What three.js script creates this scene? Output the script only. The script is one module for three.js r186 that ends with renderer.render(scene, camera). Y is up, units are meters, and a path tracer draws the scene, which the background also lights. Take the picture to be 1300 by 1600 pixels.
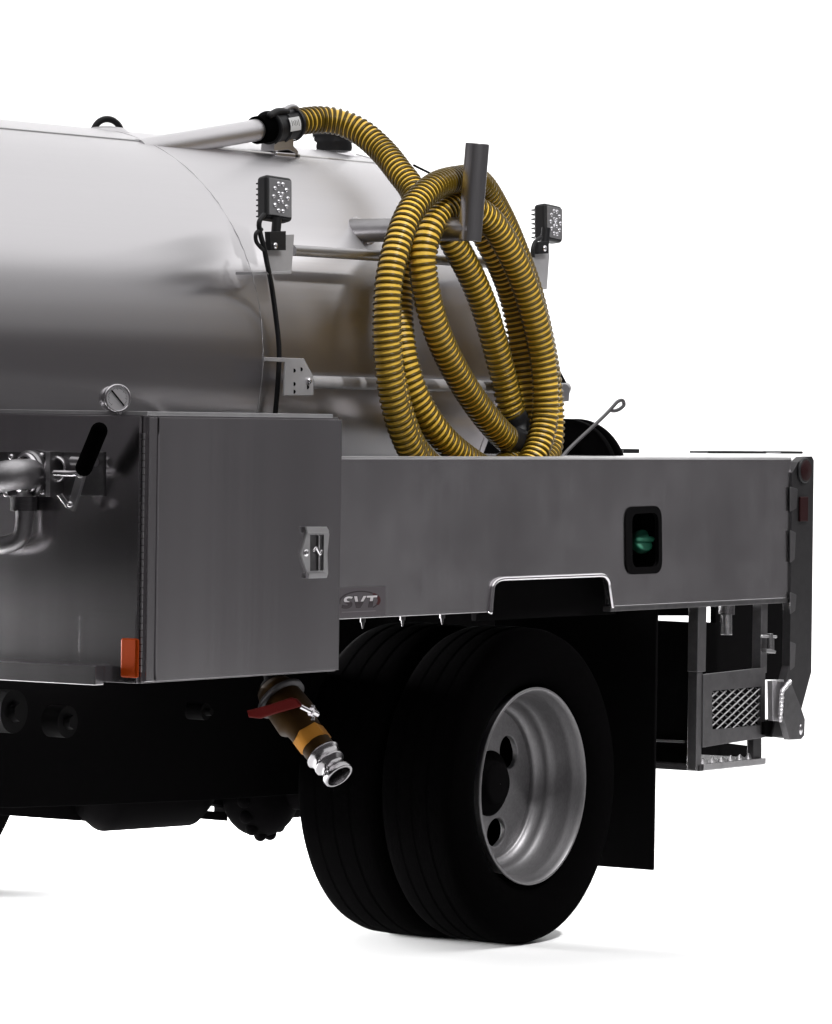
import * as THREE from 'three';
import { RoundedBoxGeometry } from 'three/addons/geometries/RoundedBoxGeometry.js';
import { mergeGeometries } from 'three/addons/utils/BufferGeometryUtils.js';
import { RectAreaLightUniformsLib } from 'three/addons/lights/RectAreaLightUniformsLib.js';

// ---------------------------------------------------------------- camera, lamps, exposure
// x runs to the rear of the truck, y up, z out of the near side; ground at y = 0, rear axle at x = 0, side of the bed at z = 0
const V = (x, y, z) => new THREE.Vector3(x, y, z);
const scene = new THREE.Scene();
const F = 7400, YAW = THREE.MathUtils.degToRad(34), ROLL = 0.0145, PITCH = Math.atan(150 / F);
const camera = new THREE.PerspectiveCamera(THREE.MathUtils.radToDeg(2 * Math.atan(800 / F)), 1300 / 1600, 0.5, 200);
const VIEW = V(Math.cos(YAW), 0, -Math.sin(YAW)), SIDE = V(Math.sin(YAW), 0, Math.cos(YAW));
camera.position.set(-11.745, 1.6, 7.567);
camera.lookAt(camera.position.clone().add(VIEW.clone().multiplyScalar(Math.cos(PITCH))).add(V(0, -Math.sin(PITCH), 0)));
camera.rotateZ(ROLL);
camera.updateMatrixWorld(true);
camera.updateProjectionMatrix();

RectAreaLightUniformsLib.init();
scene.background = new THREE.Color().setRGB(0.1, 0.096, 0.1);   // dim surround of an invented studio, for dark reflections in the metal
const renderer = new THREE.WebGLRenderer({ antialias: true });
renderer.toneMapping = THREE.LinearToneMapping;
renderer.toneMappingExposure = 1;
renderer.shadowMap.enabled = true;
function panelLamp(name, x, y, z, w, h, power, target) {
  const l = new THREE.RectAreaLight(0xffffff, power, w, h);
  l.name = name; l.position.set(x, y, z); l.lookAt(target); scene.add(l);
}
panelLamp('overhead_sky_fill', 4.5, 6.6, -2.4, 22, 15, 1.12, V(4.5, 0, -2.4001));  // area lamp added in place of the open sky above
panelLamp('side_fill', 9, 4.1, 6.1, 15, 1.7, 0.24, V(-1, 2.6, -0.6));  // fill lamp added to lighten the band reflected low in the tank
panelLamp('side_fill', 8.4, 6.0, 5.7, 15, 2.1, 0.5, V(-1, 2.4, -0.6));  // second added fill lamp, for the reflected band above it
{
  const l = new THREE.SpotLight(0xffffff, 70, 0, 0.17, 0.5, 2);
  l.name = 'hose_fill'; l.position.set(-1.7, 5.6, 3.6); l.target.position.set(0.15, 2.0, -0.35); l.castShadow = true; l.shadow.radius = 10; scene.add(l, l.target);  // spot added only to brighten the hose
}
// added fill lamp looking straight down to whiten the floor paper
function downLamp(name, x, z, y, angle, power) {
  const s = new THREE.SpotLight(0xffffff, power, 0, angle, 0.7, 2);
  s.name = name; s.position.set(x, y, z); s.target.position.set(x, 0, z); s.castShadow = true; s.shadow.radius = 8;
  scene.add(s, s.target);
}

// ---------------------------------------------------------------- helpers
const RAY = new THREE.Raycaster();
// the point of a plane (axis = value) that a sight line through a pixel of the 1300 x 1600 photograph meets
function P(px, py, axis, value) {
  RAY.setFromCamera(new THREE.Vector2(px / 650 - 1, 1 - py / 800), camera);
  const o = RAY.ray.origin, d = RAY.ray.direction;
  return o.clone().addScaledVector(d, (value - o[axis]) / d[axis]);
}
function pix(v) { const q = v.clone().project(camera); return [Math.round((q.x + 1) * 650), Math.round((1 - q.y) * 800)]; }
let seed = 11;
const rnd = () => { seed = (seed * 1664525 + 1013904223) >>> 0; return seed / 4294967296; };

const used = {};
function numbered(name) { used[name] = (used[name] ?? -1) + 1; return used[name] ? name + '_' + String(used[name]).padStart(3, '0') : name; }
function mesh(name, geo, material, parent) {
  const m = new THREE.Mesh(Array.isArray(geo) ? join(geo) : geo, material);
  m.name = numbered(name); m.castShadow = m.receiveShadow = true;
  parent.add(m);
  return m;
}
function join(list) {
  return mergeGeometries(list.map((g) => {
    const n = g.index ? g.toNonIndexed() : g.clone();
    for (const k of Object.keys(n.attributes)) if (!['position', 'normal', 'uv'].includes(k)) n.deleteAttribute(k);
    return n;
  }));
}
function thing(name, label, category) {
  const g = new THREE.Group(); g.name = numbered(name); g.userData = { label, category }; scene.add(g); return g;
}
function box(x0, x1, y0, y1, z0, z1, r = 0.004) {
  const w = Math.abs(x1 - x0), h = Math.abs(y1 - y0), d = Math.abs(z1 - z0);
  const g = new RoundedBoxGeometry(w, h, d, 2, Math.min(r, w * 0.45, h * 0.45, d * 0.45));
  g.translate((x0 + x1) / 2, (y0 + y1) / 2, (z0 + z1) / 2);
  const p = g.attributes.position, n = g.attributes.normal, uv = g.attributes.uv;   // uv in metres
  for (let i = 0; i < p.count; i++) {
    const a = Math.abs(n.getX(i)), b = Math.abs(n.getY(i)), c = Math.abs(n.getZ(i));
    if (c >= a && c >= b) uv.setXY(i, p.getX(i), p.getY(i)); else if (a >= b) uv.setXY(i, p.getZ(i), p.getY(i)); else uv.setXY(i, p.getX(i), p.getZ(i));
  }
  return g;
}
function cyl(a, b, ra, rb = ra, n = 32, open = false) {
  const d = b.clone().sub(a), g = new THREE.CylinderGeometry(rb, ra, d.length(), n, 1, open);
  g.applyQuaternion(new THREE.Quaternion().setFromUnitVectors(V(0, 1, 0), d.clone().normalize()));
  const c = a.clone().add(b).multiplyScalar(0.5);
  return g.translate(c.x, c.y, c.z);
}
function lathe(profile, a, dir, n = 64) {            // profile: [radius, distance along dir]
  const g = new THREE.LatheGeometry(profile.map(([r, t]) => new THREE.Vector2(r, t)), n);
  g.applyQuaternion(new THREE.Quaternion().setFromUnitVectors(V(0, 1, 0), dir.clone().normalize()));
  return g.translate(a.x, a.y, a.z);
}
function tube(points, r, n = 60, k = 12) { return new THREE.TubeGeometry(new THREE.CatmullRomCurve3(points, false, 'centripetal'), n, r, k); }
function capped(points, r, n = 60, k = 12) {
  const s = (q) => new THREE.SphereGeometry(r, k, 8).translate(q.x, q.y, q.z);
  return join([tube(points, r, n, k), s(points[0]), s(points[points.length - 1])]);
}
// a plate whose outline is given as points of the plane, its front face on that plane
function shapeOf(list) { const s = new THREE.Shape(); list.forEach(([x, y], i) => (i ? s.lineTo(x, y) : s.moveTo(x, y))); return s; }
function plateZ(outline, z, thick, holes = [], bevel = 0.0015) {        // outline in x, y
  const s = outline instanceof THREE.Shape ? outline : shapeOf(outline);
  for (const h of holes) s.holes.push(h instanceof THREE.Path ? h : shapeOf(h));
  const g = new THREE.ExtrudeGeometry(s, { depth: thick - 2 * bevel, bevelEnabled: bevel > 0, bevelThickness: bevel, bevelSize: bevel, bevelOffset: -bevel, bevelSegments: 2, curveSegments: 16 });
  return g.translate(0, 0, z - thick + bevel);
}
function plateX(outline, x, thick, holes = [], bevel = 0.0015) {        // outline in z, y; front face at x looks to -x
  const s = shapeOf(outline.map(([z, y]) => [z, y]));
  for (const h of holes) s.holes.push(shapeOf(h));
  const g = new THREE.ExtrudeGeometry(s, { depth: thick - 2 * bevel, bevelEnabled: bevel > 0, bevelThickness: bevel, bevelSize: bevel, bevelOffset: -bevel, bevelSegments: 2, curveSegments: 16 });
  return g.translate(0, 0, -thick + bevel).rotateY(-Math.PI / 2).translate(x, 0, 0);
}
const onZ = (list, z) => list.map(([a, b]) => { const q = P(a, b, 'z', z); return [q.x, q.y]; });
const onX = (list, x) => list.map(([a, b]) => { const q = P(a, b, 'x', x); return [q.z, q.y]; });
function rounded(pts, r) {                             // polygon with rounded corners
  const s = new THREE.Shape(), n = pts.length, at = (i) => new THREE.Vector2(...pts[(i + n) % n]);
  for (let i = 0; i < n; i++) {
    const p = at(i), a = at(i - 1).sub(p), b = at(i + 1).sub(p), k = Array.isArray(r) ? r[i] : r;
    const q0 = p.clone().addScaledVector(a.normalize(), k), q1 = p.clone().addScaledVector(b.normalize(), k);
    i ? s.lineTo(q0.x, q0.y) : s.moveTo(q0.x, q0.y);
    s.quadraticCurveTo(p.x, p.y, q1.x, q1.y);
  }
  s.closePath();
  return s;
}

// ---------------------------------------------------------------- textures
function noiseGrid(n, cx, cy, s) {                     // tiling value noise, cx by cy cells
  const rows = []; seed = s; for (let i = 0; i < cx * cy; i++) rows.push(rnd());
  const at = (x, y) => rows[((y % cy) + cy) % cy * cx + ((x % cx) + cx) % cx], sm = (t) => t * t * (3 - 2 * t);
  return (u, v) => { const x = u * cx, y = v * cy, i = Math.floor(x), j = Math.floor(y), a = sm(x - i), b = sm(y - j);
    return (at(i, j) * (1 - a) + at(i + 1, j) * a) * (1 - b) + (at(i, j + 1) * (1 - a) + at(i + 1, j + 1) * a) * b; };
}
function texture(n, fn, srgb = false, rx = 1, ry = 1) {
  const d = new Uint8Array(n * n * 4);
  for (let j = 0; j < n; j++) for (let i = 0; i < n; i++) {
    const c = fn(i / n, j / n), k = (j * n + i) * 4, q = Array.isArray(c) ? c : [c, c, c];
    for (let m = 0; m < 3; m++) d[k + m] = Math.max(0, Math.min(255, Math.round(q[m] * 255)));
    d[k + 3] = 255;
  }
  const t = new THREE.DataTexture(d, n, n); t.wrapS = t.wrapT = THREE.RepeatWrapping; t.magFilter = THREE.LinearFilter; t.minFilter = THREE.LinearMipmapLinearFilter; t.generateMipmaps = true;
  if (srgb) t.colorSpace = THREE.SRGBColorSpace;
  t.repeat.set(rx, ry); t.needsUpdate = true;
  return t;
}
function layers(list, s) { const f = list.map(([cx, cy, w], i) => [noiseGrid(0, cx, cy, s + i * 77), w]); const sum = list.reduce((a, q) => a + q[2], 0); return (u, v) => f.reduce((a, [g, w]) => a + w * g(u, v), 0) / sum; }
const streakV = layers([[6, 1, 0.9], [24, 1, 0.6], [90, 1, 0.5]], 5);      // brushed upright
const streakH = layers([[1, 9, 0.7], [2, 60, 0.8], [3, 200, 0.8], [4, 512, 0.6]], 31);  // brushed lengthways
const mottle = layers([[3, 3, 1], [7, 8, 1], [18, 16, 0.8], [50, 44, 0.5], [130, 120, 0.35]], 71);
const soft = layers([[3, 3, 1], [7, 8, 1], [17, 19, 0.7], [37, 44, 0.35]], 171);
const grain = layers([[60, 60, 1], [200, 200, 1]], 91);

// ---------------------------------------------------------------- materials
const lin = (r, g, b) => new THREE.Color().setRGB(r, g, b);
const std = (c, roughness, metalness = 0, more = {}) => new THREE.MeshPhysicalMaterial({ color: lin(...c), roughness, metalness, ...more });
const M = {
  paper: std([0.9, 0.9, 0.9], 1, 0, { specularIntensity: 0 }),
  tank: std([0.62, 0.605, 0.62], 1, 1, { anisotropy: 0.9, anisotropyRotation: 0, roughnessMap: texture(512, (u, v) => 0.31 + 0.05 * streakH(u, v), false, 0.5, 1), map: texture(512, (u, v) => 0.95 + 0.05 * streakH(u, v) , false, 0.5, 1) }),
  bed: std([0.78, 0.757, 0.775], 1, 1, { roughnessMap: texture(512, (u, v) => 0.23 + 0.04 * soft(u, v), false, 0.8, 0.8), map: texture(512, (u, v) => 0.6 + 0.4 * (0.75 * soft(u, v) + 0.25 * streakV(u, v)), false, 0.8, 0.8) }),
  box: std([0.62, 0.6, 0.616], 1, 1, { roughnessMap: texture(512, (u, v) => 0.21 + 0.02 * streakV(u, v), false, 0.9, 0.7), map: texture(512, (u, v) => 0.78 + 0.2 * (0.65 * streakV(u, v) + 0.35 * soft(u, v)), false, 0.9, 0.7) }),
  bright: std([0.75, 0.73, 0.75], 0.22, 1),
  alloy: std([0.6, 0.585, 0.6], 0.35, 1, { bumpMap: texture(256, grain, false, 6, 6), bumpScale: 0.0004 }),
  galv: std([0.5, 0.49, 0.5], 0.42, 1, { map: texture(256, (u, v) => 0.65 + 0.35 * mottle(u, v), false, 3, 3) }),
  cast: std([0.6, 0.585, 0.6], 0.36, 1, { bumpMap: texture(256, (u, v) => 0.5 * grain(u, v) + 0.5 * mottle(u, v), false, 5, 5), bumpScale: 0.0012, map: texture(256, (u, v) => 0.6 + 0.4 * mottle(u, v), false, 2, 2) }),
  mill: std([0.5, 0.49, 0.5], 0.5, 0.35, { map: texture(256, (u, v) => 0.75 + 0.25 * soft(u, v), false, 3, 3) }),
  cam: std([0.36, 0.35, 0.36], 0.2, 1),
  soot: std([0.004, 0.0038, 0.004], 0.5, 0, { specularIntensity: 0.12 }),
  postMetal: std([0.085, 0.082, 0.085], 0.5, 1, { map: texture(256, (u, v) => 0.6 + 0.4 * mottle(u, v), false, 3, 3) }),
  darkMetal: std([0.19, 0.184, 0.19], 0.48, 1, { map: texture(256, (u, v) => 0.5 + 0.5 * mottle(u, v), false, 3, 3) }),
  steel: std([0.36, 0.35, 0.36], 0.34, 1, { map: texture(256, (u, v) => 0.7 + 0.3 * mottle(u, v), false, 2, 2) }),
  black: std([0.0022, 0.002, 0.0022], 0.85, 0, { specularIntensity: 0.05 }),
  blackPlastic: std([0.008, 0.0078, 0.009], 0.5, 0, { specularIntensity: 0.7 }),
  rubber: std([0.0011, 0.001, 0.0011], 0.95, 0, { specularIntensity: 0.02, bumpMap: texture(256, grain, false, 8, 8), bumpScale: 0.0006 }),
  rim: std([0.24, 0.233, 0.24], 0.46, 0.8, { map: texture(256, (u, v) => 0.5 + 0.5 * (0.6 * grain(u, v) + 0.4 * mottle(u, v)), false, 3, 3) }),
  hoseWeb: std([1, 0.63, 0.085], 0.45),
  hoseRib: std([0.09, 0.057, 0.003], 0.3, 0, { specularIntensity: 0.6 }),
  amber: std([0.42, 0.05, 0.001], 0.5, 0, { specularIntensity: 0.15 }),
  red: std([0.075, 0.0025, 0.0015], 0.65, 0, { specularIntensity: 0.2 }),
  redLens: std([0.013, 0.0015, 0.002], 0.6, 0, { specularIntensity: 0.3 }),
  brass: std([0.36, 0.16, 0.025], 0.45, 1, { bumpMap: texture(256, grain, false, 8, 8), bumpScale: 0.0006 }),
  shadedBrass: std([0.028, 0.015, 0.005], 0.6, 1),  // valve brass with the shade under the toolbox put into its colour
  green: std([0.02, 0.17, 0.1], 0.5),
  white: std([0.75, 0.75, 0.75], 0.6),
  dial: std([0.42, 0.41, 0.42], 0.55),
  lens: std([0.2, 0.197, 0.203], 0.4, 0.2),
  led: std([0.75, 0.74, 0.77], 0.25, 0.8),
};

// ---------------------------------------------------------------- the paper sweep
{
  const near = 12, cove = 9, back = 27, half = 5.5, N = 24, prof = [[near, 0], [15, 0], [19, 0]];
  for (let i = 0; i <= N; i++) { const a = (i / N) * Math.PI / 2; prof.push([back - 4 + 4 * Math.sin(a), 4 - 4 * Math.cos(a)]); }
  prof.push([back, cove]);
  const cam0 = V(camera.position.x, 0, camera.position.z), pos = [], idx = [];
  for (const [d, y] of prof) for (const s of [-half, half]) { const q = cam0.clone().addScaledVector(VIEW, d).addScaledVector(SIDE, s); pos.push(q.x, y + 0.022, q.z); }
  for (let i = 0; i + 1 < prof.length; i++) idx.push(2 * i, 2 * i + 1, 2 * i + 2, 2 * i + 1, 2 * i + 3, 2 * i + 2);
  const g = new THREE.BufferGeometry(); g.setAttribute('position', new THREE.Float32BufferAttribute(pos, 3)); g.setIndex(idx); g.computeVertexNormals();
  const m = mesh('backdrop', g, M.paper, scene);
  m.userData = { kind: 'structure', label: 'seamless white studio sweep under and behind the truck', category: 'backdrop' };
  const at = (d, s, y) => cam0.clone().addScaledVector(VIEW, d).addScaledVector(SIDE, s).setY(y);
  const wall = at(back - 3.5, 0, 7.5), aim = at(back, 0, 2);
  panelLamp('backdrop_fill', wall.x, wall.y, wall.z, 10, 1.5, 3.8, aim);  // lamp added to whiten the rear wall of the sweep
  const lo = at(17, -4.2, 0.8), lt = at(16.4, 0, 0.15);
  panelLamp('under_truck_fill', lo.x, lo.y, lo.z, 7, 0.9, 155, lt);  // lamp added to whiten the shadowed floor under the truck
  for (const x of [0.9, 2.2]) {
    const l = new THREE.SpotLight(0xffffff, 90, 0, 0.2, 0.6, 2);
    l.name = 'kick_fill'; l.position.set(x, 5, 2.8); l.target.position.set(x, 0, -0.5); l.castShadow = true; l.shadow.radius = 8; scene.add(l, l.target);  // spots added to whiten the floor below the bed edge
  }
  for (const s of [2.4]) { const f = at(13.1, s, 5.5); downLamp('front_floor_fill', f.x, f.z, 5.5, 0.4, s < 1 ? 150 : 80); }  // added fill for the floor in front
  for (const s of [-5, 5]) {
    const l = new THREE.SpotLight(0xffffff, 60, 0, 0.5, 0.7, 2), f = at(19.6, s, 5.5), g = at(19.6, s * 0.35, 0);
    l.name = 'rear_floor_fill'; l.position.copy(f); l.target.position.copy(g); l.castShadow = true; l.shadow.radius = 8; scene.add(l, l.target);  // added fill for the floor behind the truck
  }
}

// ================================================================ THE TRUCK
const truck = new THREE.Group();
truck.name = 'tank_truck';
truck.userData = { label: 'rear half of a polished tank truck with toolbox, bed and dual wheels', category: 'truck' };
scene.add(truck);
const part = (name, geo, mat, parent = truck) => mesh(name, geo, mat, parent);

// ---- tank: axis level along x
const TZ = -1.22, TR = 0.68, zNear = TZ + TR;
const seamPoint = P(411, 557, 'z', zNear), TY = seamPoint.y, seamX = seamPoint.x;
const endX = P(775, 572, 'z', zNear).x;
{
  const prof = [];
  const add = (x, r) => prof.push([x, r]);
  for (let x = seamX - 3.2; x < endX; x += 0.2) add(x, TR);
  add(endX, TR);
  const depth = 0.23;
  for (let i = 1; i <= 24; i++) { const a = (i / 24) * Math.PI / 2; add(endX + depth * Math.sin(a), Math.max(0.001, TR * Math.pow(Math.cos(a), 0.8))); }
  const K = 160, pos = [], uv = [], idx = [];
  prof.forEach(([x, r]) => { for (let k = 0; k <= K; k++) { const a = (k / K) * 2 * Math.PI; pos.push(x, TY + r * Math.cos(a), TZ + r * Math.sin(a)); uv.push(x, a * TR); } });
  for (let i = 0; i + 1 < prof.length; i++) for (let k = 0; k < K; k++) { const a = i * (K + 1) + k, b = a + K + 1; idx.push(a, a + 1, b, a + 1, b + 1, b); }
  const g = new THREE.BufferGeometry(); g.setAttribute('position', new THREE.Float32BufferAttribute(pos, 3)); g.setAttribute('uv', new THREE.Float32BufferAttribute(uv, 2)); g.setIndex(idx); g.computeVertexNormals();
  const tank = part('tank', g, M.tank);
  for (const [x, r] of [[seamX, 0.0014], [endX, 0.002]]) {
    const pts = []; for (let k = 0; k <= 200; k++) { const a = (k / 200) * 2 * Math.PI, w = TR + 0.0005 * Math.sin(k * 7.3); pts.push(V(x + 0.0012 * Math.sin(k * 3.1), TY + w * Math.cos(a), TZ + w * Math.sin(a))); }
    mesh('weld_seam', tube(pts, r, 400, 6), M.tank, tank);
  }
}
{
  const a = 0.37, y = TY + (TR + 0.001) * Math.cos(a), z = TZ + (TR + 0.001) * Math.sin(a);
  part('tank_highlight_bead', cyl(V(seamX - 3.2, y, z), V(endX, y, z), 0.003, 0.003, 8), M.white);  // white bead painted in for the highlight along the tank top
}
const tankZ = (y) => TZ + Math.sqrt(Math.max(0, TR * TR - (y - TY) ** 2));   // near face of the tank at that height

// ---- toolbox
const ZB = 0.03, corner = P(231, 648, 'z', ZB), cx = corner.x, boxTop = corner.y, boxLow = P(228, 1068, 'z', ZB).y, boxEnd = P(535, 655, 'z', ZB).x;
const boxBack = -0.62;
{
  const shell = part('toolbox', box(cx + 0.002, boxEnd, boxLow, boxTop, boxBack, ZB - 0.012, 0.0004), M.box);
  // side door, its hinge edge turned back by the corner
  const e0 = P(250, 700, 'z', ZB).x;
  const door = mesh('toolbox_door', box(e0 - 0.004, boxEnd - 0.001, boxLow + 0.004, boxTop - 0.007, ZB - 0.012, ZB, 0.0006), M.box, truck);
  mesh('door_edge', box(cx + 0.012, e0 - 0.007, boxLow + 0.004, boxTop - 0.007, ZB - 0.013, ZB - 0.003, 0.0015), M.box, door);
  mesh('door_hem', cyl(V(e0 - 0.004, boxLow + 0.02, ZB - 0.002), V(e0 - 0.004, boxTop - 0.05, ZB - 0.002), 0.003), M.bright, door);
  // top lid
  part('toolbox_lid', box(cx - 0.004, P(519, 651, 'z', ZB).x, boxTop - 0.001, boxTop + 0.008, boxBack, ZB - 0.004, 0.003), M.darkMetal);
  part('lid_edge', [box(cx - 0.0075, P(519, 651, 'z', ZB).x, boxTop - 0.002, boxTop + 0.0085, ZB - 0.004, ZB + 0.003, 0.002), box(cx - 0.0075, cx - 0.004, boxTop - 0.002, boxTop + 0.0085, boxBack, ZB - 0.004, 0.0015)], M.mill);
  // front panel and hinge
  const front = part('front_panel', box(cx - 0.012, cx, boxLow, boxTop - 0.004, boxBack, ZB - 0.018, 0.0005), M.box);
  mesh('lower_panel', box(cx - 0.0124, cx - 0.01, P(200, 1066, 'x', cx - 0.0155).y, P(200, 960, 'x', cx - 0.0155).y, P(128, 1000, 'x', cx).z, ZB - 0.022, 0.0001), M.box, front);
  mesh('panel_lip', box(cx - 0.05, cx - 0.012, P(148, 1071, 'x', cx - 0.05).y, P(148, 1040, 'x', cx - 0.05).y, boxBack, P(149, 1050, 'x', cx - 0.05).z, 0.003), M.box, front);
  const hz = ZB - 0.01, pins = [];
  const y0 = boxLow + 0.03, y1 = boxTop - 0.045, nk = 34;
  for (let i = 0; i < nk; i++) { const a = y0 + (y1 - y0) * i / nk, b = y0 + (y1 - y0) * (i + 0.86) / nk; pins.push(cyl(V(cx - 0.003, a, hz), V(cx - 0.003, b, hz), 0.0036, 0.0036, 10)); }
  part('piano_hinge', pins, M.galv);
  // amber reflector
  const r0 = P(190, 1058, 'x', cx - 0.018), r1 = P(217, 998, 'x', cx - 0.018);
  part('amber_reflector', box(cx - 0.026, cx - 0.012, r0.y, r1.y, r0.z, r1.z, 0.007), M.amber);
  // door latch
  const L = (list, z, t, holes) => plateZ(onZ(list, z), z, t, holes);
  const latch = part('paddle_latch', L([[482, 826], [513, 826], [515, 835], [512, 865], [513, 896], [511, 903], [484, 903], [481, 896], [471, 865]], ZB + 0.006, 0.0065, [onZ([[484, 835], [507, 835], [506, 892], [484, 893]], ZB + 0.006)]), M.mill);
  mesh('latch_dish', L([[482, 833], [508, 833], [507, 894], [482, 895]], ZB + 0.0015, 0.0015), M.darkMetal, latch);
  mesh('latch_flap', L([[479, 823], [511, 823], [515, 830], [511, 833], [481, 833]], ZB + 0.013, 0.006), M.mill, latch);
  mesh('latch_flap', L([[483, 896], [509, 896], [511, 903], [482, 904]], ZB + 0.012, 0.005), M.mill, latch);
  const q = (a, b, z = ZB + 0.012) => P(a, b, 'z', z);
  mesh('latch_handle', capped([q(490, 860), q(493, 856), q(497, 862), q(500, 866), q(502, 861)], 0.004, 30, 8), M.bright, latch);
  mesh('latch_rod', capped([q(498, 838, ZB + 0.005), q(498, 890, ZB + 0.005)], 0.003, 8, 8), M.alloy, latch);
  mesh('latch_bolt', new THREE.SphereGeometry(0.011, 20, 12).scale(1, 1, 0.6).translate(...q(478, 864, ZB + 0.007).toArray()), M.bright, latch);
}

// ---- flat bed
const bedTopL = P(535, 719, 'z', 0), bedTopR = P(1236, 716, 'z', 0), bedTop = (bedTopL.y + bedTopR.y) / 2, bedLow = (P(531, 968, 'z', 0).y + P(1232, 934, 'z', 0).y) / 2;
const bedX0 = boxEnd - 0.15, bedX1 = bedTopR.x;
{
  const hole = rounded(onZ([[979, 795], [1032, 793], [1033, 893], [980, 895]], 0), 0.04);
  const outer = new THREE.Shape();
  const c0 = P(765, 950, 'z', 0), c1 = P(768, 920, 'z', 0), c2 = P(788, 905, 'z', 0), c3 = P(936, 898, 'z', 0), c4 = P(951, 918, 'z', 0), c5 = P(955, 943, 'z', 0);
  outer.moveTo(bedX0, bedLow); outer.lineTo(c0.x, bedLow); outer.lineTo(c1.x, c1.y); outer.quadraticCurveTo(c1.x + 0.004, c2.y + 0.0015, c2.x, c2.y + 0.0015); outer.lineTo(c3.x, c2.y + 0.0015); outer.quadraticCurveTo(c4.x - 0.006, c2.y + 0.0015, c4.x, c4.y); outer.lineTo(c5.x, bedLow); outer.lineTo(bedX1, bedLow); outer.lineTo(bedX1, bedTop); outer.lineTo(bedX0, bedTop);
  const side = part('bed_side', plateZ(outer, 0, 0.02, [hole]), M.bed);
  mesh('top_rail', box(bedX0, bedX1, bedTop - 0.001, bedTop + 0.007, -0.05, 0.003, 0.003), M.mill, side);
  // bright edge of the wheel cut-out
  const e = 0.004, edge = [], topY = c2.y + 0.0015;
  const quad = (a, m, b) => { for (let k = 0; k <= 8; k++) { const t = k / 8; edge.push(V((1 - t) ** 2 * a[0] + 2 * t * (1 - t) * m[0] + t * t * b[0], (1 - t) ** 2 * a[1] + 2 * t * (1 - t) * m[1] + t * t * b[1], e)); } };
  edge.push(V(c0.x, bedLow, e)); quad([c1.x, c1.y], [c1.x + 0.004, topY], [c2.x, topY]);
  for (let k = 1; k < 10; k++) edge.push(V(c2.x + (c3.x - c2.x) * k / 10, topY, e));
  quad([c3.x, topY], [c4.x - 0.006, topY], [c4.x, c4.y]); edge.push(V(c5.x, bedLow, e));
  mesh('arch_trim', capped(edge, 0.0068, 160, 8), M.bright, side);
  mesh('lower_rail', box(c5.x, bedX1, bedLow - 0.016, bedLow - 0.001, -0.03, -0.001, 0.002), M.darkMetal, side);
  for (const x of [568, 630, 692]) { const q = P(x, 962, 'z', -0.01); mesh('drain_bolt', [cyl(V(q.x, bedLow - 0.012, -0.012), V(q.x, bedLow + 0.004, -0.012), 0.008), cyl(V(q.x, bedLow - 0.03, -0.012), V(q.x, bedLow - 0.012, -0.012), 0.002, 0.005)], M.postMetal, side); }
  // filler pocket
  const pocket = part('filler_pocket', plateZ(rounded(onZ([[977, 792], [1034, 790], [1035, 896], [978, 898]], 0.004), 0.045), 0.005, 0.012, [rounded(onZ([[985, 802], [1027, 800], [1028, 886], [986, 888]], 0), 0.034)], 0.002), M.black);
  const a = P(984, 800, 'z', -0.05), b = P(1040, 892, 'z', -0.05), wall = 0.006, x0 = P(981, 800, 'z', 0).x, x1 = P(1032, 800, 'z', 0).x + 0.01, yb = P(1000, 892, 'z', 0).y, yt = P(1000, 797, 'z', 0).y;
  mesh('pocket_liner', [box(x0, x1, yb, yt, -0.16, -0.15), box(x0, x1, yb - wall, yb, -0.16, -0.015), box(x0, x1, yt, yt + wall, -0.16, -0.015), box(x0 - wall, x0, yb, yt, -0.16, -0.015), box(x1, x1 + wall, yb, yt, -0.16, -0.015)], M.black, pocket);
  // green fuel cap with grips, tilted on its neck
  const capAt = P(1001, 848, 'z', -0.075), dir = V(-0.5, 0.35, 0.8).normalize();
  const ribs = [];
  ribs.push(lathe([[0.001, 0.03], [0.03, 0.03], [0.036, 0.024], [0.037, 0.0], [0.033, -0.006], [0.001, -0.006]], capAt, dir, 40));
  const cap = mesh('fuel_cap', ribs, M.green, pocket);
  const across = V(0.8, 0, 0.5).normalize(), c = capAt.clone().addScaledVector(dir, 0.034);
  mesh('cap_grip', capped([c.clone().addScaledVector(across, -0.028), c.clone().addScaledVector(across, 0.028)], 0.009, 8, 10), M.green, pocket);
  mesh('filler_neck', cyl(capAt.clone().addScaledVector(dir, -0.09), capAt.clone().addScaledVector(dir, -0.004), 0.03), M.blackPlastic, pocket);

  // deck behind the hose well, and the floor of the well
  const deckX = P(962, 716, 'z', -0.03).x;
  part('rear_deck', box(deckX, bedX1 + 0.06, bedTop - 0.05, bedTop + 0.004, -1.05, -0.03, 0.004), M.bright);
  part('well_floor', box(bedX0 - 0.4, deckX, bedLow + 0.05, bedLow + 0.07, -2.4, -0.12, 0.003), M.black);
  part('far_side', box(bedX0, bedX1, bedLow, bedTop - 0.002, -2.42, -2.4, 0.003), M.bed);
  const far = (x0, x1, h) => { const q0 = P(x0, 709, 'z', -1), q1 = P(x1, 709, 'z', -1); part('tie_rail', box(q0.x, q1.x, bedTop + 0.0045, bedTop + h, -1.04, -0.96, 0.003), M.blackPlastic); };
  far(1092, 1183, 0.014); far(1206, 1240, 0.014); far(960, 984, 0.02);

  // rear corner post with its lights
  const post = part('corner_post', plateZ(onZ([[1238, 738], [1247, 722], [1256, 714], [1269, 713], [1272, 719], [1268, 1050], [1252, 1110], [1244, 1150], [1206, 1152], [1234, 1040], [1236, 934]], 0.008), 0.008, 0.03), M.postMetal);
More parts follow.
